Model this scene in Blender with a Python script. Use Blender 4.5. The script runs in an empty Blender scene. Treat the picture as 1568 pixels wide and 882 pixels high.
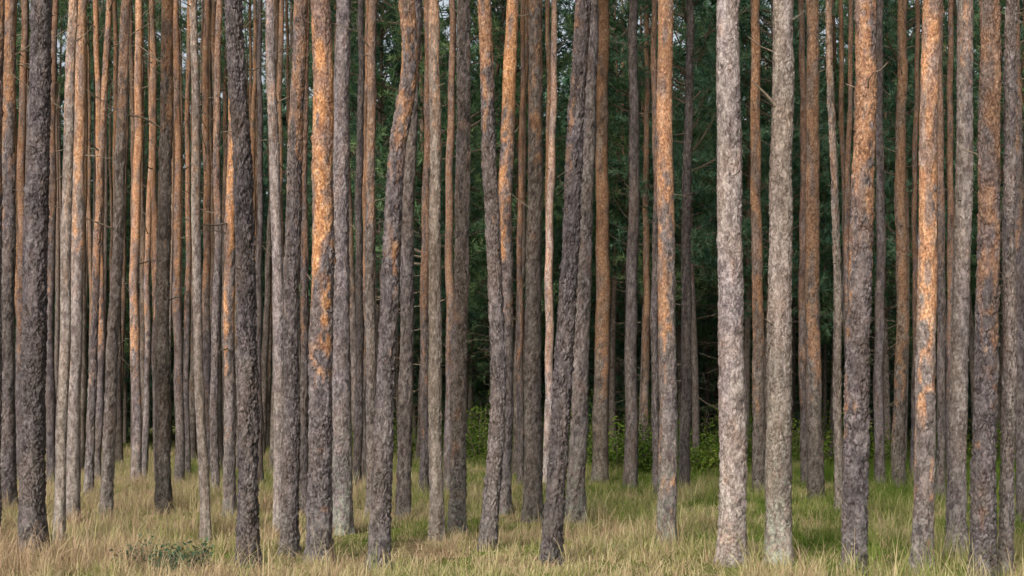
import bpy, math, numpy as np
from mathutils import Vector
rng = np.random.default_rng(7)
scene = bpy.context.scene
COL = scene.collection
F, H, HY = 2178.0, 1.6, 630.0      # focal (photo px), eye height, horizon row

# ------------------------------------------------------------------ helpers
def gh(x, y):
    return 0.05*np.sin(x*0.55+1.3)*np.cos(y*0.37)+0.035*np.sin(x*1.3+y*0.9)

def make_mesh(name, V, faces, attrs=None, mats=(), smooth=False):
    me = bpy.data.meshes.new(name)
    V = np.asarray(V, dtype=np.float32)
    me.vertices.add(len(V)); me.vertices.foreach_set('co', V.ravel())
    loops = np.concatenate([f.ravel() for f, m in faces]).astype(np.int32)
    starts=[]; mi=[]; o=0
    for f, m in faces:
        n,k=f.shape
        starts.append(o+np.arange(n)*k); o+=n*k
        mi.append(np.full(n,m))
    starts=np.concatenate(starts).astype(np.int32); mi=np.concatenate(mi).astype(np.int32)
    me.loops.add(len(loops)); me.loops.foreach_set('vertex_index', loops)
    me.polygons.add(len(starts)); me.polygons.foreach_set('loop_start', starts)
    me.polygons.foreach_set('material_index', mi)
    me.polygons.foreach_set('use_smooth', np.full(len(starts), smooth))
    if attrs:
        for k,a in attrs.items():
            at=me.attributes.new(k,'FLOAT','POINT'); at.data.foreach_set('value', np.asarray(a,dtype=np.float32))
    for m in mats: me.materials.append(m)
    me.update(calc_edges=True); me.validate()
    return me

def obj(name, me, parent=None, loc=(0,0,0), rot=0, sc=1):
    o=bpy.data.objects.new(name, me); COL.objects.link(o)
    o.location=loc; o.rotation_euler=(0,0,rot)
    o.scale=(sc,sc,sc) if np.isscalar(sc) else sc
    if parent: o.parent=parent
    return o

def tube(path, rad, sides):
    path=np.asarray(path,float); rad=np.asarray(rad,float)
    T=np.gradient(path,axis=0); T/=np.linalg.norm(T,axis=1)[:,None]+1e-9
    ref=np.array([0,0,1.0]) if abs(T[0,2])<0.8 else np.array([1.0,0,0])
    A=np.cross(T,ref); A/=np.linalg.norm(A,axis=1)[:,None]+1e-9
    B=np.cross(T,A)
    th=np.arange(sides)*2*np.pi/sides
    V=path[:,None,:]+rad[:,None,None]*(np.cos(th)[None,:,None]*A[:,None,:]+np.sin(th)[None,:,None]*B[:,None,:])
    n=len(path); i=np.arange(n-1)[:,None]; j=np.arange(sides)[None,:]; j2=(j+1)%sides
    Q=np.stack([i*sides+j, i*sides+j2, (i+1)*sides+j2, (i+1)*sides+j],-1).reshape(-1,4)
    return V.reshape(-1,3), Q

def vnoise(u, v, nu, nv, r):
    G=r.random((nu, nv+3))
    x=(u%1)*nu; xi=np.floor(x).astype(int); fx=x-xi
    yi=np.clip(np.floor(v).astype(int),0,nv+1); fy=v-yi
    fx=fx*fx*(3-2*fx); fy=np.clip(fy,0,1); fy=fy*fy*(3-2*fy)
    a=G[xi%nu,yi]; b=G[(xi+1)%nu,yi]; c=G[xi%nu,yi+1]; d=G[(xi+1)%nu,yi+1]
    return (a*(1-fx)+b*fx)*(1-fy)+(c*(1-fx)+d*fx)*fy

def voro(u, v, nu, nv, r):
    P=r.random((nu, nv+3, 3))
    x=(u%1)*nu; xi=np.floor(x).astype(int); yi=np.clip(np.floor(v).astype(int),0,nv+1)
    f1=np.full(u.shape,9.0); f2=np.full(u.shape,9.0); idv=np.zeros(u.shape)
    for dx in (-1,0,1):
        for dy in (-1,0,1):
            cx=xi+dx; cy=np.clip(yi+dy,0,nv+2)
            p=P[cx%nu,cy]
            d=np.hypot(cx+p[...,0]-x, cy+p[...,1]-v)
            new=d<f1
            f2=np.where(new,f1,np.minimum(f2,d)); idv=np.where(new,p[...,2],idv); f1=np.where(new,d,f1)
    return f1,f2-f1,idv

# ------------------------------------------------------------------ materials
def newmat(name):
    m=bpy.data.materials.new(name); m.use_nodes=True
    nt=m.node_tree; nt.nodes.clear()
    return m, nt, nt.nodes, nt.links
def N(nodes,t,**kw):
    n=nodes.new(t)
    for k,v in kw.items():
        setattr(n,k,v)
    return n
def mixc(nt, fac, a, b, mode='MIX'):
    n=nt.nodes.new('ShaderNodeMix'); n.data_type='RGBA'; n.blend_type=mode
    for sock,val in ((0,fac),(6,a),(7,b)):
        if hasattr(val,'links'): nt.links.new(val,n.inputs[sock])
        elif isinstance(val,(int,float)): n.inputs[sock].default_value=val
        else: n.inputs[sock].default_value=(*val,1)
    return n.outputs[2]
def math_(nt, op, a, b=None, clamp=False):
    n=nt.nodes.new('ShaderNodeMath'); n.operation=op; n.use_clamp=clamp
    for i,val in enumerate((a,b)):
        if val is None: continue
        if hasattr(val,'links'): nt.links.new(val,n.inputs[i])
        else: n.inputs[i].default_value=val
    return n.outputs[0]
def attr(nt,name):
    n=nt.nodes.new('ShaderNodeAttribute'); n.attribute_name=name; return n.outputs['Fac']
def ramp(nt, fac, stops):
    n=nt.nodes.new('ShaderNodeValToRGB'); cr=n.color_ramp
    while len(cr.elements)<len(stops): cr.elements.new(0.5)
    for e,(p,c) in zip(cr.elements,stops):
        e.position=p; e.color=(*c,1) if len(c)==3 else c
    nt.links.new(fac,n.inputs[0]); return n.outputs[0]

def bark_material(name,far=False):
    m,nt,nd,lk=newmat(name)
    out=N(nd,'ShaderNodeOutputMaterial')
    if far:
        bs=N(nd,'ShaderNodeBsdfDiffuse'); cin=bs.inputs['Color']
    else:
        bs=N(nd,'ShaderNodeBsdfPrincipled'); cin=bs.inputs['Base Color']
        bs.inputs['Roughness'].default_value=0.85; bs.inputs['Specular IOR Level'].default_value=0.2
    lk.new(bs.outputs[0],out.inputs[0])
    tc=N(nd,'ShaderNodeTexCoord'); oi=N(nd,'ShaderNodeObjectInfo')
    off=N(nd,'ShaderNodeVectorMath',operation='ADD'); lk.new(tc.outputs['Object'],off.inputs[0])
    comb=N(nd,'ShaderNodeCombineXYZ'); r50=math_(nt,'MULTIPLY',oi.outputs['Random'],57.0)
    for i in range(3): lk.new(r50,comb.inputs[i])
    lk.new(comb.outputs[0],off.inputs[1])
    def mapped(s):
        mp=N(nd,'ShaderNodeVectorMath',operation='MULTIPLY'); lk.new(off.outputs[0],mp.inputs[0]); mp.inputs[1].default_value=s; return mp.outputs[0]
    def noise(vec,scale,detail=4,rough=0.6):
        n=N(nd,'ShaderNodeTexNoise'); lk.new(vec,n.inputs['Vector']); n.inputs['Scale'].default_value=scale; n.inputs['Detail'].default_value=detail; n.inputs['Roughness'].default_value=rough; return n
    org=attr(nt,'orange'); tone=attr(nt,'tone'); cav=attr(nt,'cav'); warm=attr(nt,'warm'); lich=attr(nt,'lichen')
    fine=noise(mapped((1,1,0.7)),40,5,0.75)
    mid=noise(mapped((1,1,0.5)),18,3,0.65)
    big=noise(mapped((1,1,0.45)),3.2,3,0.6)
    sc=N(nd,'ShaderNodeSeparateColor'); lk.new(mid.outputs['Color'],sc.inputs[0])
    f0=ramp(nt,sc.outputs[0],[(0.38,(0,0,0)),(0.62,(1,1,1))])
    g=mixc(nt,f0,(0.094,0.078,0.086),(0.230,0.197,0.205))
    gw=mixc(nt,f0,(0.135,0.107,0.080),(0.31,0.262,0.212))
    g=mixc(nt,warm,g,gw)
    g=mixc(nt,math_(nt,'MULTIPLY',ramp(nt,big.outputs[0],[(0.45,(0,0,0)),(0.7,(1,1,1))]),0.4),g,(0.19,0.132,0.100))
    o1=ramp(nt,fine.outputs[0],[(0.30,(0.12,0.058,0.035)),(0.43,(0.30,0.135,0.060)),(0.57,(0.46,0.235,0.105)),(0.72,(0.58,0.42,0.28))])
    o2=ramp(nt,sc.outputs[1],[(0.3,(0.15,0.075,0.048)),(0.45,(0.34,0.150,0.070)),(0.58,(0.44,0.255,0.14)),(0.7,(0.38,0.31,0.26))])
    o=mixc(nt,0.5,o1,o2)
    c=mixc(nt,org,g,o)
    ln=ramp(nt,sc.outputs[2],[(0.42,(0,0,0)),(0.6,(1,1,1))])
    c=mixc(nt,math_(nt,'MULTIPLY',lich,ln),c,(0.25,0.28,0.23))
    fm=ramp(nt,fine.outputs[0],[(0.32,(0.42,0.40,0.40)),(0.5,(1.0,1.0,1.0)),(0.66,(1.6,1.6,1.6))])
    c=mixc(nt,0.85,c,fm,'MULTIPLY')
    cv=mixc(nt,cav,(1.12,1.12,1.12),(0.30,0.26,0.25))
    c=mixc(nt,1.0,c,cv,'MULTIPLY')
    tn=N(nd,'ShaderNodeCombineColor'); [lk.new(tone,tn.inputs[i]) for i in range(3)]
    c=mixc(nt,1.0,c,tn.outputs[0],'MULTIPLY')
    lk.new(c,cin)
    if not far:
        hgt=math_(nt,'ADD',fine.outputs[0],math_(nt,'MULTIPLY',mid.outputs[0],0.8))
        bp=N(nd,'ShaderNodeBump'); lk.new(hgt,bp.inputs['Height']); bp.inputs['Distance'].default_value=0.035; bp.inputs['Strength'].default_value=1.0
        lk.new(bp.outputs[0],bs.inputs['Normal'])
    return m

def leaf_material(name, stops, tr=0.25, world=False, nscale=0.7):
    m,nt,nd,lk=newmat(name)
    out=N(nd,'ShaderNodeOutputMaterial'); bs=N(nd,'ShaderNodeBsdfDiffuse'); t=N(nd,'ShaderNodeBsdfTranslucent'); mx=N(nd,'ShaderNodeMixShader')
    f=attr(nt,'tint')
    geo=N(nd,'ShaderNodeNewGeometry')
    no=N(nd,'ShaderNodeTexNoise'); lk.new(geo.outputs['Position'],no.inputs['Vector']); no.inputs['Scale'].default_value=0.45 if world else nscale; no.inputs['Detail'].default_value=4 if world else 2
    nn=math_(nt,'MULTIPLY',math_(nt,'SUBTRACT',no.outputs[0],0.5 if not world else 0.47),2.8 if world else 2.0)
    f=math_(nt,'ADD',f,nn,)
    if world:
        sp=N(nd,'ShaderNodeSeparateXYZ'); lk.new(geo.outputs['Position'],sp.inputs[0])
        f=math_(nt,'SUBTRACT',f,math_(nt,'MULTIPLY',sp.outputs[0],0.045))
        f=math_(nt,'SUBTRACT',f,math_(nt,'MULTIPLY',math_(nt,'SUBTRACT',sp.outputs[1],16),0.02))
    f=math_(nt,'ADD',f,0,clamp=True)
    c=ramp(nt,f,stops)
    lk.new(c,bs.inputs[0]); lk.new(c,t.inputs[0]); mx.inputs[0].default_value=tr
    lk.new(bs.outputs[0],mx.inputs[1]); lk.new(t.outputs[0],mx.inputs[2]); lk.new(mx.outputs[0],out.inputs[0])
    return m

def simple(name,c1,c2,scale=20):
    m,nt,nd,lk=newmat(name)
    out=N(nd,'ShaderNodeOutputMaterial'); bs=N(nd,'ShaderNodeBsdfDiffuse'); lk.new(bs.outputs[0],out.inputs[0])
    tc=N(nd,'ShaderNodeTexCoord'); no=N(nd,'ShaderNodeTexNoise'); lk.new(tc.outputs['Object'],no.inputs['Vector']); no.inputs['Scale'].default_value=scale; no.inputs['Detail'].default_value=3
    lk.new(ramp(nt,no.outputs[0],[(0.35,c1),(0.65,c2)]),bs.inputs[0])
    return m

BARK=bark_material('pine_bark'); BARKF=bark_material('pine_bark_deep',True)
TWIG=simple('dead_twig_wood',(0.10,0.078,0.06),(0.22,0.18,0.14))
NEEDLE=leaf_material('pine_needles',[(0.0,(0.050,0.110,0.058)),(0.5,(0.145,0.250,0.125)),(1.0,(0.30,0.40,0.19))],0.42)
SPRUCE=leaf_material('blue_green_needles',[(0.0,(0.046,0.105,0.070)),(0.5,(0.125,0.235,0.150)),(1.0,(0.24,0.36,0.22))],0.42)
LEAF=leaf_material('shrub_leaves',[(0.0,(0.05,0.10,0.015)),(0.5,(0.12,0.20,0.035)),(1.0,(0.26,0.31,0.06))],0.4)
BILB=leaf_material('bilberry_leaves',[(0.0,(0.025,0.05,0.03)),(0.5,(0.055,0.10,0.06)),(1.0,(0.10,0.16,0.09))],0.2)
GRASS=leaf_material('dry_grass',[(0.0,(0.10,0.16,0.028)),(0.25,(0.20,0.25,0.06)),(0.5,(0.36,0.33,0.14)),(0.78,(0.55,0.47,0.28)),(1.0,(0.43,0.31,0.20))],0.3,world=True)

def ground_material():
    m,nt,nd,lk=newmat('forest_floor')
    out=N(nd,'ShaderNodeOutputMaterial'); bs=N(nd,'ShaderNodeBsdfDiffuse'); lk.new(bs.outputs[0],out.inputs[0])
    geo=N(nd,'ShaderNodeNewGeometry')
    def no(s,d=4):
        n=N(nd,'ShaderNodeTexNoise'); lk.new(geo.outputs['Position'],n.inputs['Vector']); n.inputs['Scale'].default_value=s; n.inputs['Detail'].default_value=d; n.inputs['Roughness'].default_value=0.65; return n.outputs[0]
    a=ramp(nt,no(9),[(0.3,(0.07,0.05,0.03)),(0.5,(0.17,0.13,0.07)),(0.7,(0.27,0.22,0.12))])
    b=ramp(nt,no(14),[(0.3,(0.065,0.09,0.02)),(0.7,(0.16,0.21,0.045))])
    c=mixc(nt,ramp(nt,no(0.5),[(0.40,(0,0,0)),(0.56,(1,1,1))]),a,b)
    lk.new(c,bs.inputs[0])
    return m
t=np.linspace(-1,1,261)
gx=np.sign(t)*(np.abs(t)**1.9)*420; gy=gx+25
X,Y=np.meshgrid(gx,gy,indexing='ij')
Z=gh(X,Y)
n=len(t); i=np.arange(n-1)[:,None]; j=np.arange(n-1)[None,:]
Q=np.stack([i*n+j,(i+1)*n+j,(i+1)*n+j+1,i*n+j+1],-1).reshape(-1,4)
obj('ground',make_mesh('ground',np.stack([X,Y,Z],-1).reshape(-1,3),[(Q,0)],mats=[ground_material()],smooth=True))

# ------------------------------------------------------------------ crowns
def needles(O,D,L,k,r,ln=(0.10,0.17),w=0.022,spread=0.9):
    m=len(O)
    tt=r.random((m,k,1))
    R=r.normal(size=(m,k,3)); R/=np.linalg.norm(R,axis=2,keepdims=True)
    P=O[:,None,:]+D[:,None,:]*L[:,None,None]*tt
    d=D[:,None,:]*0.8+R*spread; d/=np.linalg.norm(d,axis=2,keepdims=True)
    W=np.cross(d,r.normal(size=(m,k,3))); W/=np.linalg.norm(W,axis=2,keepdims=True)+1e-9
    le=r.uniform(ln[0],ln[1],(m,k,1))
    V=np.stack([P-W*w/2,P+W*w/2,P+d*le],2)
    tint=np.repeat(np.clip(r.normal(0.45,0.26,(m,1)),0,1)+r.normal(0,0.08,(m,k)),3,axis=1)
    V=V.reshape(-1,3); T=np.arange(len(V)).reshape(-1,3)
    return V,T,tint.ravel()

def crown(name,seed,z0,z1,rad,nl,shape,mat,dead=0,sub=6,tufts=5,k=13,droop=0.0,ln=(0.10,0.17),w=0.022):
    r=np.random.default_rng(seed)
    Vs=[];Qs=[];o=0
    def add(v,q):
        nonlocal o
        Vs.append(v);Qs.append(q+o);o+=len(v)
    BO=[];BD=[];BL=[]
    for q in range(nl):
        u=(q+r.random())/nl; z=z0+(z1-z0)*u
        az=r.random()*2*np.pi
        l=rad*shape(u)*r.uniform(0.6,1.2)
        el=r.uniform(-0.1,0.45)-droop+u*0.5
        p0=np.array([0,0,z]); dr=np.array([math.cos(az)*math.cos(el),math.sin(az)*math.cos(el),math.sin(el)])
        ss=np.linspace(0,1,5)[:,None]
        path=p0+dr*l*ss+np.array([0,0,1])*l*(0.18*ss**2-droop*0.4*ss*(1-ss))+np.cumsum(r.normal(0,0.035,(5,3)),0)*l*0.6*(ss>0)
        add(*tube(path,np.linspace(0.012+0.012*l,0.005,5),4))
        for s in range(sub):
            tpos=r.uniform(0.3,1.0); idx=tpos*4; a=int(min(idx,3)); pb=path[a]+(path[a+1]-path[a])*(idx-a)
            side=r.normal(size=3); side[2]=side[2]*0.4+0.15; side/=np.linalg.norm(side)
            dd=dr*0.8+side*0.9; dd/=np.linalg.norm(dd); sl=r.uniform(0.3,0.75)*(0.5+0.28*l)
            add(*tube(np.stack([pb,pb+dd*sl]),[0.007,0.003],3))
            for f in range(tufts):
                tt=(f+1)/tufts; pp=pb+dd*sl*tt
                d2=dd+r.normal(0,0.55,3)+np.array([0,0,0.25]); d2/=np.linalg.norm(d2)
                BO.append(pp);BD.append(d2);BL.append(r.uniform(0.12,0.28))
    for q in range(dead):
        z=r.uniform(1.2,z0+1.5); az=r.random()*2*np.pi; l=r.uniform(0.4,1.8); el=r.uniform(-0.25,0.35)
        dr=np.array([math.cos(az)*math.cos(el),math.sin(az)*math.cos(el),math.sin(el)])
        ss=np.linspace(0,1,4)[:,None]; path=np.array([0,0,z])+dr*l*ss+np.cumsum(r.normal(0,0.05,(4,3)),0)*l*(ss>0)
        add(*tube(path,np.linspace(0.014,0.004,4),3))
        for s in range(3):
            pb=path[1+s%3]; dd=dr+r.normal(0,0.6,3); dd/=np.linalg.norm(dd)
            add(*tube(np.stack([pb,pb+dd*r.uniform(0.15,0.5)]),[0.006,0.002],3))
    V,T,tint=needles(np.array(BO),np.array(BD),np.array(BL),k,r,ln,w)
    nb=o; Vall=np.concatenate(Vs+[V]); tn=np.concatenate([np.zeros(nb),tint])
    return make_mesh(name,Vall,[(np.concatenate(Qs),0),(T+nb,1)],{'tint':tn},[TWIG,mat])

oval=lambda u:0.35+0.75*math.sin(math.pi*min(1,(0.12+u*0.86)))
cone=lambda u:(1-u)**0.75*1.0+0.08
colm=lambda u:0.5+0.5*math.sin(math.pi*min(1,0.2+0.75*u))
HIGH=[crown('pine_crown',100+i,0,5.0,1.6,20,oval,NEEDLE,sub=5,tufts=5,k=8,ln=(0.12,0.20),w=0.032) for i in range(4)]
FULL=[crown('full_crown',200+i,3.0+0.8*i,15.0+1.4*i,2.4,80,colm,SPRUCE if i%2 else NEEDLE,dead=22,sub=7,tufts=5,k=10,ln=(0.14,0.24),w=0.040) for i in range(4)]
CONE=[crown('spruce_crown',300+i,0.6,17.0+2.5*i,3.2,110,cone,SPRUCE,sub=8,tufts=4,k=9,droop=0.25,ln=(0.18,0.32),w=0.060) for i in range(3)]

# ------------------------------------------------------------------ pine trunks
def smooth_path(h, xs, win):
    k=np.hanning(win*2+1); k/=k.sum()
    return np.convolve(np.pad(xs,win,mode='edge'),k,mode='valid')

def pine(pts, by, w, ty, oamt, tone, warm=0.2, lich=0.3, rough=1.0, stubs=4, extra=None, seed=None, flare=0.3, crownz=None, fine=True):
    r=np.random.default_rng(seed if seed is not None else int(pts[0][0]*7+by))
    d=F*H/(by-HY)
    if d>23: oamt*=0.85
    wx=lambda px:(px-784)*d/F
    wz=lambda py:H+(HY-py)*d/F
    bx=wx(pts[0][0]); g=float(gh(bx,d))
    top=wz(0)
    Ht=max(19.0+r.uniform(-1.5,2.5), 17)
    near=d<19
    sides=88 if d<16.5 else (64 if near else (32 if d<28 else 16))
    step=0.013 if d<16.5 else (0.018 if near else (0.035 if d<28 else 0.09))
    if not fine: sides=24; step=0.05
    h=np.concatenate([np.arange(-0.3,top+0.25,step), np.arange(top+0.3,Ht,0.35)])
    ph=np.array([wz(p[1]) for p in pts]); px=np.array([wx(p[0]) for p in pts]); ph[0]=0
    hh=np.arange(-0.3,Ht+0.5,0.05)
    sl=(px[-1]-px[-2])/(ph[-1]-ph[-2])
    xs=np.interp(hh,ph,px); ab=hh>ph[-1]
    xs[ab]=px[-1]+sl*(1-np.exp(-(hh[ab]-ph[-1])/2.5))*2.5
    lo=hh<0; xs[lo]=px[0]
    xs=smooth_path(hh,xs,12)
    wob=0.011*np.sin(hh*r.uniform(0.7,1.4)+r.random()*6)+0.005*np.sin(hh*r.uniform(2.5,4)+r.random()*6)
    if d>26: wob=wob*1.8
    cx=np.interp(h,hh,xs+wob)-bx
    cy=0.02*np.sin(h*0.7+r.random()*6)+r.normal(0,0.008)*h
    hm=wz(441); R0=(w/2)*d/F/((1-hm/(Ht+3))**0.75)
    rr=R0*np.clip(1-h/(Ht+3),0.04,1)**0.75
    fl=flare*R0*np.exp(-np.clip(h,0,9)/0.22)
    th=np.arange(sides)/sides
    U,Hh=np.meshgrid(th,h)
    nz=lambda cu,ch:vnoise(U,(Hh+0.3)/ch,cu,int((Ht+2)/ch)+2,r)
    lobes=1+0.5*np.cos(2*np.pi*U*int(r.integers(4,7))+r.random()*6)
    htr=wz(ty) if ty is not None else 40
    orange=np.clip((Hh-htr)/2.0+0.5+(nz(6,0.5)-0.5)*1.7+(nz(16,0.09)-0.5)*1.6,0,1)
    orange=orange*orange*(3-2*orange)*oamt
    orange=orange*(1-0.65*np.clip((nz(7,0.3)-0.5)*4,0,1))
    if ty is None: orange=np.clip((nz(8,0.2)-0.72)*4,0,1)*0.35*oamt
    cav=np.zeros_like(U); disp=(nz(5,0.45)-0.5)*0.14*R0
    rg=rough*(1-0.6*np.clip(orange,0,1))
    if d<28 and fine:
        C=2*math.pi*R0; cw=0.032 if near else 0.045; ch=0.055 if near else 0.08
        uw=U+(nz(14,0.08)-0.5)*0.06+(nz(30,0.03)-0.5)*0.02; vw=(Hh+0.3)/ch+(nz(16,0.10)-0.5)*1.6
        f1,ed,idv=voro(uw,np.clip(vw,0,None),max(8,int(C/cw)),int((Ht+2)/ch)+3,r)
        crk=np.clip(1-ed/0.26,0,1)*np.clip(nz(10,0.12)*1.8-0.1,0,1)
        cav=crk*np.clip(rg,0,1.1)
        disp=disp+rg*(0.014*(idv-0.5)-0.016*crk+0.013*(nz(30,0.03)-0.5)+0.011*(nz(16,0.06)-0.5))
    else:
        cav=np.clip((nz(12,0.12)-0.55)*2,0,0.8)*np.clip(rg,0,1)
        disp=disp+0.012*(nz(8,0.1)-0.5)*rough
    for _ in range(int(r.integers(1,5))):
        ku,kh=r.random(),r.uniform(1.2,top); du=np.abs(U-ku); du=np.minimum(du,1-du)*2*math.pi*R0
        e=np.exp(-(du**2+(Hh-kh)**2)/(0.035**2)); disp=disp+0.022*e; cav=np.maximum(cav,np.exp(-(du**2+(Hh-kh)**2)/(0.018**2))*0.9)
    RR=rr[:,None]+fl[:,None]*lobes+disp*np.clip(rr/R0,0.2,1)[:,None]
    A=U*2*math.pi
    V=np.stack([cx[:,None]+RR*np.cos(A), cy[:,None]+RR*np.sin(A), Hh],-1)
    nr=len(h); i=np.arange(nr-1)[:,None]; j=np.arange(sides)[None,:]; j2=(j+1)%sides
    Q=np.stack([i*sides+j,i*sides+j2,(i+1)*sides+j2,(i+1)*sides+j],-1).reshape(-1,4)
    tonef=tone*(0.75+0.5*nz(4,0.6))*(1+0.22*np.clip(orange,0,1))
    li=lich*np.exp(-np.clip(Hh-0.1,0,9)/0.8)
    at={'orange':orange.ravel(),'tone':tonef.ravel(),'cav':cav.ravel(),'warm':np.clip(warm+(nz(5,1.0)-0.5)*0.5,0,1).ravel(),'lichen':np.clip(li,0,1).ravel()}
    e=bpy.data.objects.new('pine_tree',None); COL.objects.link(e); e.location=(bx,d,g); e.empty_display_size=0.3
    tr=obj('trunk',make_mesh('pine_trunk',V.reshape(-1,3),[(Q,0)],at,[BARK if d<28 else BARKF],smooth=True),e)
    Vs=[];Qs=[];o=0
    def addb(p0,dr,l,r0,bend=0.2,nn=5):
        nonlocal o
        ss=np.linspace(0,1,nn)[:,None]
        path=p0+dr*l*ss+np.array([0,0,bend*l])*ss**2+np.cumsum(r.normal(0,0.03,(nn,3)),0)*l*(ss>0)
        v,q=tube(path,r0*(1-0.7*ss[:,0]),5); Vs.append(v);Qs.append(q+o);o+=len(v); return path
    left=pts[0][0]<480
    for _ in range(stubs):
        z=r.uniform(1.8 if d<20 else 2.5,min(max(top,7),13)); z=max(z,r.uniform(1.8,top))
        az=r.random()*2*math.pi
        l=float(np.clip(r.exponential(0.4),0.05,1.5 if left else 0.55)) if d>19 else float(np.clip(r.exponential(0.10),0.04,0.3))
        el=r.uniform(-0.1,0.7)
        dr=np.array([math.cos(az)*math.cos(el),math.sin(az)*math.cos(el),math.sin(el)])
        c0=np.array([np.interp(z,h,cx),np.interp(z,h,cy),z]); rz=np.interp(z,h,rr)
        p=addb(c0+dr*rz*0.7,dr,l+rz*0.3,0.009+0.006*min(l,1),r.uniform(-0.1,0.35))
        if l>0.4:
            for s in range(3):
                d2=dr+r.normal(0,0.5,3); d2/=np.linalg.norm(d2); addb(p[2+s%3],d2,l*r.uniform(0.2,0.5),0.005,0.1,3)
    if extra:
        for (x0,y0,x1,y1,r0) in extra:
            z=wz(y0); a=np.array([wx(x0)-bx,-0.05,z]); b=np.array([wx(x1)-bx,-0.2,wz(y1)]); l=np.linalg.norm(b-a)
            addb(a,(b-a)/l,l,r0,0.0)
    if Vs: obj('dead_branches',make_mesh('dead_branches',np.concatenate(Vs),[(np.concatenate(Qs),0)],None,[TWIG],smooth=True),e)
    cz=crownz if crownz is not None else Ht-5.0
    xx=np.interp(cz,h,cx)
    obj('crown',HIGH[int(r.integers(4))],e,loc=(float(xx),0,cz),rot=r.random()*6.28,sc=r.uniform(0.9,1.15))
    return e

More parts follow.
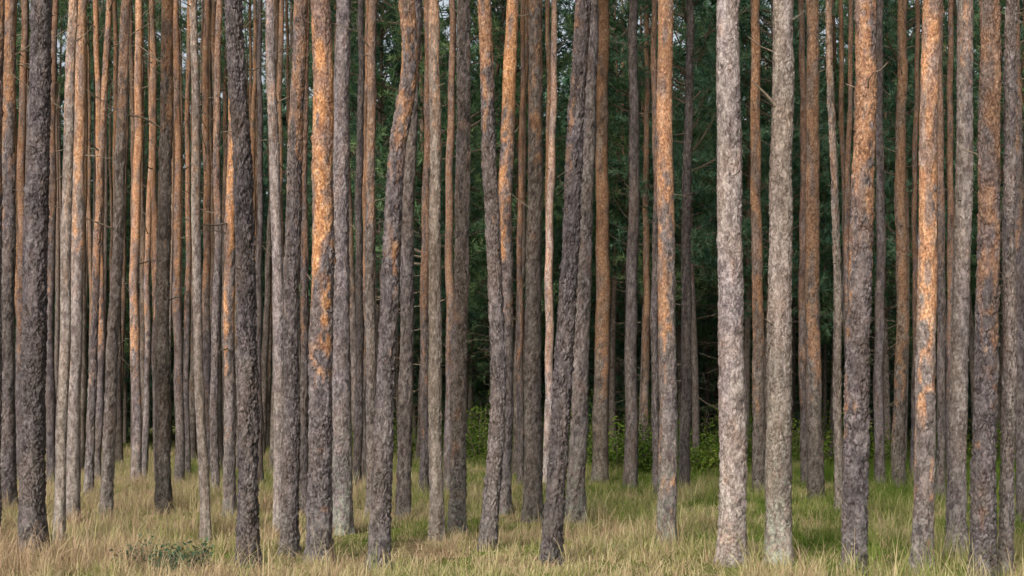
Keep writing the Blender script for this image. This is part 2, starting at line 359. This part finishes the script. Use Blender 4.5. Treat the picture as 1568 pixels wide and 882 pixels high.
# (axis points bottom->top, foot row, width, bark transition row, orange amount, tone, kw)
T=[
([(52,855),(50,700),(50,441),(56,200),(63,0)],855,36,None,0.3,0.68,dict(warm=0.0,rough=1.15)),
([(10,782),(12,441),(18,0)],782,23,150,0.8,0.7,dict()),
([(92,832),(93,650),(97,441),(103,200),(108,0)],832,16,180,0.4,1.65,dict(rough=0.4,warm=0.5)),
([(112,802),(115,500),(119,250),(124,0)],802,21,330,0.7,1.3,dict(rough=0.4,warm=0.4)),
([(161,795),(170,600),(180,350),(193,0)],795,17,100,0.5,1.15,dict(warm=0.4)),
([(208,745),(206,441),(213,0)],745,14,520,0.9,0.9,dict(stubs=14)),
([(250,788),(250,441),(257,0)],788,21,200,0.75,0.58,dict(warm=0.6)),
([(314,822),(308,600),(300,330),(297,0)],822,14,150,0.3,1.3,dict(rough=0.4,warm=0.5,stubs=10)),
([(328,762),(331,441),(334,0)],762,12,300,0.6,0.95,dict(stubs=14)),
([(350,795),(352,441),(358,200),(358,0)],795,17,470,0.95,1.05,dict(stubs=8)),
([(383,872),(381,700),(376,441),(368,200),(361,0)],872,29,None,0.15,0.62,dict(warm=0.0,rough=1.4)),
([(428,820),(426,600),(424,350),(412,0)],820,17,60,0.3,1.2,dict(rough=0.5,warm=0.3)),
([(443,850),(446,500),(452,200),(458,0)],850,24,190,0.65,0.76,dict(warm=0.2)),
([(490,862),(493,600),(493,300),(491,0)],862,34,385,1.0,0.98,dict(warm=0.05)),
([(522,822),(522,500),(523,250),(526,0)],822,27,None,0.3,1.05,dict(warm=0.2,lich=0.9,rough=0.8)),
([(569,795),(567,500),(570,0)],795,16,330,0.5,0.95,dict(warm=0.4)),
([(578,872),(582,740),(590,600),(597,441),(605,300),(611,210),(622,150),(631,95),(629,50),(623,0)],872,28,150,0.75,0.78,dict(warm=0.1)),
([(618,795),(622,500),(626,300),(636,0)],795,21,None,0.3,0.7,dict(warm=0.3)),
([(669,836),(667,600),(665,350),(665,0)],836,19,130,0.5,1.1,dict(warm=0.7,rough=0.6)),
([(648,762),(652,441),(655,0)],762,13,500,0.7,0.65,dict()),
([(702,827),(703,600),(706,441),(710,0)],827,23,None,0.8,0.9,dict(warm=0.4,lich=0.8)),
([(746,852),(757,720),(767,570),(759,441),(748,250),(740,0)],852,23,150,0.7,0.85,dict(warm=0.15)),
([(770,790),(773,500),(776,250),(784,0)],790,23,330,0.95,0.95,dict()),
([(816,800),(817,441),(821,0)],800,25,90,0.75,0.56,dict(warm=0.5)),
([(838,745),(841,441),(849,0)],745,12,520,0.4,1.6,dict(stubs=8)),
([(845,872),(857,650),(869,441),(882,200),(896,0)],872,27,60,0.55,0.62,dict(warm=0.0,rough=1.25)),
([(879,805),(887,600),(896,350),(904,0)],805,25,None,0.5,0.8,dict(warm=0.25,lich=0.7)),
([(920,742),(922,441),(924,0)],742,22,560,0.75,0.50,dict(warm=0.6)),
([(964,750),(969,441),(971,0)],750,18,None,0.3,0.48,dict(warm=0.3)),
([(1022,838),(1021,500),(1020,250),(1018,0)],838,26,480,0.75,1.1,dict(warm=0.3,lich=0.8,rough=0.7)),
([(1003,762),(1004,441),(1003,0)],762,11,300,0.6,0.7,dict()),
([(1048,755),(1051,441),(1056,0)],755,15,None,0.3,0.5,dict(warm=0.2)),
([(1123,868),(1120,650),(1117,441),(1116,0)],868,39,None,0.45,1.45,dict(warm=0.30,rough=0.75,flare=0.28)),
([(1190,864),(1194,650),(1196,441),(1198,0)],864,36,None,0.15,1.15,dict(warm=0.55,rough=0.75,lich=0.9,flare=0.42,extra=[(1186,160,1140,126,0.022),(1184,495,1163,487,0.012)])),
([(1163,765),(1160,441),(1156,0)],765,17,520,0.85,0.7,dict(warm=0.5)),
([(1249,772),(1245,441),(1243,0)],772,22,520,0.75,0.54,dict(warm=0.6)),
([(1286,795),(1281,441),(1268,0)],795,12,250,0.4,0.95,dict(warm=0.6,stubs=8)),
([(1308,884),(1312,700),(1318,441),(1324,200),(1328,0)],884,35,375,0.75,0.80,dict(warm=0.0,rough=1.25)),
([(1347,752),(1347,441),(1346,0)],752,14,None,0.3,0.6,dict()),
([(1376,758),(1381,500),(1381,0)],758,18,620,0.75,0.54,dict(warm=0.6)),
([(1411,876),(1416,650),(1420,441),(1423,0)],876,29,480,0.8,1.12,dict(warm=0.25,rough=0.75)),
([(1464,854),(1470,600),(1474,350),(1479,0)],854,26,60,0.5,1.4,dict(warm=0.35,rough=0.65)),
([(1501,888),(1509,650),(1516,441),(1519,0)],888,34,430,0.6,0.68,dict(warm=0.1,rough=1.3)),
([(1538,878),(1543,600),(1547,0)],878,19,None,0.3,1.05,dict(warm=0.3)),
([(1566,803),(1562,441),(1558,0)],803,18,200,0.5,0.75,dict()),
([(1441,775),(1441,441),(1441,0)],775,12,400,0.5,0.7,dict()),
([(1299,745),(1296,441),(1301,0)],745,9,400,0.6,0.6,dict()),
([(30,745),(32,441),(35,0)],745,14,450,0.7,0.5,dict(stubs=10)),
([(76,750),(78,441),(84,0)],750,12,350,0.6,0.5,dict(stubs=10)),
([(135,765),(145,441),(165,0)],765,12,420,0.8,0.9,dict(stubs=14)),
([(150,742),(156,441),(150,0)],742,11,480,0.9,0.7,dict(stubs=12)),
([(222,735),(226,441),(236,0)],735,9,450,0.8,0.8,dict(stubs=12)),
([(240,738),(238,441),(231,0)],738,10,450,0.8,0.55,dict(stubs=12)),
([(274,742),(273,441),(272,0)],742,13,470,0.8,0.6,dict(stubs=12)),
([(286,735),(287,441),(290,0)],735,9,450,0.8,0.7,dict(stubs=12)),
([(319,738),(317,441),(318,0)],738,12,480,0.8,0.65,dict(stubs=12)),
([(398,745),(396,441),(398,0)],745,10,None,0.5,0.45,dict(stubs=8)),
([(467,790),(465,441),(468,0)],790,12,400,0.5,0.7,dict()),
([(548,755),(550,441),(552,0)],755,12,None,0.5,0.5,dict()),
([(556,742),(558,441),(561,0)],742,9,500,0.8,0.6,dict()),
([(688,752),(688,441),(692,0)],752,13,500,0.6,0.6,dict()),
([(796,748),(797,441),(800,0)],748,9,500,0.7,0.5,dict()),
([(1232,750),(1229,441),(1226,0)],750,12,500,0.5,0.5,dict()),
([(1400,740),(1401,441),(1404,0)],740,9,500,0.6,0.5,dict()),
([(1455,742),(1455,441),(1457,0)],742,11,500,0.6,0.6,dict()),
([(-14,842),(-12,441),(-6,0)],842,26,200,0.7,0.9,dict()),
([(1600,850),(1602,441),(1606,0)],850,28,300,0.7,1.0,dict()),
]
placed=[]
for k,(pts,by,w,ty,oa,tone,kw) in enumerate(T):
    pine(pts,by,w,ty,oa,tone,seed=k+11,**kw)
    d=F*H/(by-HY); placed.append(((pts[0][0]-784)*d/F,d))

def try_place(x,d,mind):
    for (a,b) in placed:
        if (a-x)**2+(b-d)**2<mind*mind: return False
    placed.append((x,d)); return True
cnt=0
for _ in range(700):
    d=rng.uniform(33,62); px=rng.uniform(-120,1690)
    dens=1.0 if px<450 else (0.16 if px<860 else 0.09)
    if rng.random()>dens: continue
    x=(px-784)*d/F
    if not try_place(x,d,1.4): continue
    by=HY+F*H/d
    lean=rng.normal(0,16)
    pine([(px,by),(px+lean*0.5+rng.normal(0,2),441),(px+lean,0)],by,F*rng.uniform(0.12,0.25)/d,rng.uniform(250,600),rng.uniform(0.3,0.85),rng.uniform(0.34,0.75),warm=0.6,stubs=12 if px<500 else 6,seed=500+cnt)  # low tone puts the shade deep in the wood into the bark colour
    cnt+=1
    if cnt>=90: break
for _ in range(45):
    d=rng.uniform(15,34); s=rng.choice([-1,1]); x=s*(0.36*d+rng.uniform(1.2,8))
    if not try_place(x,d,2.4): continue
    by=HY+F*H/d; px=784+x*F/d
    pine([(px,by),(px+3,441),(px+rng.normal(0,8),0)],by,F*rng.uniform(0.22,0.3)/d,rng.uniform(100,500),0.8,rng.uniform(0.7,1.1),seed=900+len(placed),fine=False)

# ------------------------------------------------------------------ distant forest (one parented mass)
df=bpy.data.objects.new('distant_forest',None); COL.objects.link(df)
stemmesh=[]
for q in range(5):
    r=np.random.default_rng(40+q); hh=np.linspace(-0.3,15.2,40)
    p=np.stack([0.10*np.sin(hh*0.4+q),0.05*np.cos(hh*0.4),hh],1); v,f=tube(p,0.11*np.clip(1-hh/16.5,0.05,1)**0.8,10)
    nvt=len(v); hz=v[:,2]
    stemmesh.append(make_mesh('distant_trunk',v,[(f,0)],{'orange':np.clip((hz-4)/4,0,1)*0.12*q,'tone':np.full(nvt,0.4+0.1*q),'cav':np.zeros(nvt),'warm':np.full(nvt,0.5),'lichen':np.zeros(nvt)},[BARKF],smooth=True))
dp=[]; c=0
for _ in range(6000):
    d=37.5+64*rng.random()**1.25; x=rng.uniform(-1,1)*(0.36*d+6)
    px=784+x*F/d
    if px<430 and d<58: continue
    if px<560 and d<48: continue
    if any((a-x)**2+(b-d)**2<3.6**2 for a,b in dp): continue
    if any((a-x)**2+(b-d)**2<1.3**2 for a,b in placed): continue
    dp.append((x,d)); s=rng.uniform(0.88,1.15)
    kind=CONE if (d>70 or rng.random()<0.10 and d>50) else FULL
    loc=(x,d,float(gh(x,d))); rot=rng.random()*6.28
    obj('distant_crown',kind[int(rng.integers(len(kind)))],df,loc,rot,s)
    obj('distant_stem',stemmesh[c%5],df,loc,rot,s); c+=1
    if c>=215: break
for _ in range(150):
    d=rng.uniform(46,80); x=rng.uniform(-1,1)*(0.36*d+5); px=784+x*F/d
    if px>500 and rng.random()<0.75: continue
    obj('distant_stem',stemmesh[int(rng.integers(5))],df,(x,d,float(gh(x,d))),rng.random()*6.28,(0.9,0.9,1.2))

# ------------------------------------------------------------------ shrubs
def shrub(name,x,y,hgt,rad,nleaf,mat,seed,ls=0.045,stems=26,jit=0.09):
    r=np.random.default_rng(seed); Vs=[];Qs=[];o=0;P=[]
    for s in range(stems):
        az=r.random()*6.283; rr_=rad*math.sqrt(r.random()); tip=np.array([math.cos(az)*rr_,math.sin(az)*rr_,hgt*(1-0.45*(rr_/rad)**2)*r.uniform(0.5,1.15)])
        b=np.array([tip[0]*0.25,tip[1]*0.25,-0.05]); mid=(b+tip)/2+r.normal(0,0.06,3)*hgt
        ss=np.linspace(0,1,6)[:,None]; path=(1-ss)**2*b+2*ss*(1-ss)*mid+ss**2*tip
        v,q=tube(path,np.linspace(0.003+0.005*hgt,0.002,6),3); Vs.append(v);Qs.append(q+o);o+=len(v)
        for l in range(nleaf//stems):
            t_=r.uniform(0.25,1.0); k_=t_*5; a=int(min(k_,4)); P.append(path[a]+(path[a+1]-path[a])*(k_-a)+r.normal(0,jit*(0.3+hgt*0.7),3))
    P=np.array(P); m=len(P)
    D=r.normal(size=(m,3)); D[:,2]*=0.5; D/=np.linalg.norm(D,axis=1)[:,None]
    W=np.cross(D,r.normal(size=(m,3))+np.array([0,0,1.5])); W/=np.linalg.norm(W,axis=1)[:,None]
    l=ls*r.uniform(0.6,1.3,(m,1))
    V=np.stack([P,P+D*l*0.5+W*l*0.32,P+D*l,P+D*l*0.5-W*l*0.32],1).reshape(-1,3)
    P4=np.arange(m*4).reshape(-1,4)+o
    tint=np.concatenate([np.zeros(o),np.repeat(np.clip(r.normal(0.5,0.22,m),0,1),4)])
    me=make_mesh(name,np.concatenate(Vs+[V]),[(np.concatenate(Qs),0),(P4,1)],{'tint':tint},[TWIG,mat])
    return obj(name,me,None,(x,y,float(gh(x,y))))
for q,(px,d,hg,rd) in enumerate([(945,36,1.5,1.0),(985,37,1.2,1.1),(1025,39,1.4,1.2),(1085,36,1.0,0.9),(1120,40,1.5,1.3),(735,39,1.8,0.9),(790,42,1.8,1.2),(1215,40,1.3,1.1),(1330,42,1.4,1.2),(880,43,2.0,1.2),(700,45,1.8,1.4),(1450,44,1.5,1.3),(1150,46,2.4,1.5),(1000,48,3.0,1.5),(600,46,1.6,1.4),(520,48,1.6,1.4),(1280,46,2.2,1.5),(1540,43,1.6,1.4)]):
    shrub('shrub',(px-784)*d/F,d,hg,rd,2400,LEAF,60+q,ls=0.09,stems=32,jit=0.13)
for q,(px,by,hg,rd) in enumerate([(200,876,0.28,0.14),(232,868,0.31,0.16),(270,878,0.27,0.16),(308,872,0.28,0.16),(250,884,0.24,0.3)]):
    d=F*H/(by-HY); shrub('bilberry_shrub',(px-784)*d/F,d,hg,rd,340,BILB,160+q,ls=0.042,stems=16)

# ------------------------------------------------------------------ grass
def grass_patch(seed,ntuft=210,loose=900,S=1.9,hs=1.0):
    r=np.random.default_rng(seed); P=[];L=[];A=[];B=[];Ti=[]
    for t_ in range(ntuft):
        c=r.uniform(-S/2,S/2,2); k=int(r.integers(7,20)); hgt=(r.uniform(0.08,0.28) if r.random()<0.8 else r.uniform(0.3,0.45))*hs; ti=r.normal(0.62,0.26)
        for q in range(k):
            P.append(c+r.normal(0,0.035,2)); L.append(hgt*r.uniform(0.6,1.3)); A.append(r.random()*6.283); B.append(r.uniform(0.2,1.4)); Ti.append(ti+r.normal(0,0.16))
    for q in range(loose):
        P.append(r.uniform(-S/2,S/2,2)); L.append(r.uniform(0.05,0.2)*hs); A.append(r.random()*6.283); B.append(r.uniform(0.3,1.4)); Ti.append(r.normal(0.5,0.3))
    P=np.array(P);L=np.array(L);A=np.array(A);B=np.array(B);Ti=np.array(Ti); m=len(P)
    dx=np.cos(A);dy=np.sin(A); wd=r.uniform(0.002,0.0046,m)
    rows=[]
    for s,wf in ((0,1),(0.4,0.9),(0.75,0.6)):
        out=L*B*s**2*0.9; up=L*(s-0.35*B*s**2.2)
        cx=P[:,0]+dx*out; cy=P[:,1]+dy*out
        rows.append(np.stack([cx-dy*wd*wf,cy+dx*wd*wf,up-0.02],1)); rows.append(np.stack([cx+dy*wd*wf,cy-dx*wd*wf,up-0.02],1))
    out=L*B*0.9; rows.append(np.stack([P[:,0]+dx*out,P[:,1]+dy*out,L*(1-0.35*B)-0.02],1))
    V=np.stack(rows,1).reshape(-1,3); b=(np.arange(m)*7)[:,None]
    Q=np.concatenate([b+np.array([[0,1,3,2]]),b+np.array([[2,3,5,4]])]); T_=b+np.array([[4,5,6]])
    return make_mesh('grass_patch',V,[(Q,0),(T_,0)],{'tint':np.repeat(Ti,7)},[GRASS])
GP=[grass_patch(70+i,hs=[1,0.65,1.25,0.5,1.0][i]) for i in range(5)]
ge=bpy.data.objects.new('grass',None); COL.objects.link(ge)
y=12.3
while y<52:
    stp=1.75
    hw=0.36*y+3; x=-hw
    while x<hw:
        xx=x+rng.uniform(-0.2,0.2); yy=y+rng.uniform(-0.2,0.2)
        obj('grass_patch',GP[int(rng.integers(5))],ge,(xx,yy,float(gh(xx,yy))),rng.integers(4)*math.pi/2+rng.uniform(-0.3,0.3),(1,1,rng.uniform(0.7,1.25)))
        x+=stp
    y+=stp

# ------------------------------------------------------------------ light, sky, camera
w=bpy.data.worlds.new('World'); scene.world=w; w.use_nodes=True
nt=w.node_tree; bg=nt.nodes['Background']; sky=nt.nodes.new('ShaderNodeTexSky'); sky.sky_type='NISHITA'; sky.sun_disc=False
EL=math.radians(27); AZ=math.radians(205)
sky.sun_elevation=EL; sky.sun_rotation=AZ; sky.air_density=1.0; sky.dust_density=5.0; sky.ozone_density=0.5
hs=nt.nodes.new('ShaderNodeHueSaturation'); hs.inputs['Saturation'].default_value=0.4; hs.inputs['Value'].default_value=1.3   # thin white cloud
nt.links.new(sky.outputs[0],hs.inputs['Color']); nt.links.new(hs.outputs[0],bg.inputs[0]); bg.inputs[1].default_value=0.15
sd=bpy.data.lights.new('sun','SUN'); sd.energy=2.7; sd.angle=math.radians(9); sd.color=(1,0.95,0.87)
so=bpy.data.objects.new('sun',sd); COL.objects.link(so)
v=Vector((math.sin(AZ)*math.cos(EL),math.cos(AZ)*math.cos(EL),math.sin(EL)))
so.rotation_euler=v.to_track_quat('Z','Y').to_euler(); so.location=v*50
cd=bpy.data.cameras.new('camera'); cam=bpy.data.objects.new('camera',cd); COL.objects.link(cam)
cam.location=(0,0,H); cam.rotation_euler=(math.radians(90),0,0); cd.lens=50; cd.sensor_width=36; cd.shift_y=(HY-441)/1568
cd.clip_end=2000
scene.camera=cam
scene.view_settings.view_transform='Standard'; scene.view_settings.look='None'; scene.view_settings.exposure=0
print('objects',len(bpy.data.objects),'fill',cnt,'distant',c)
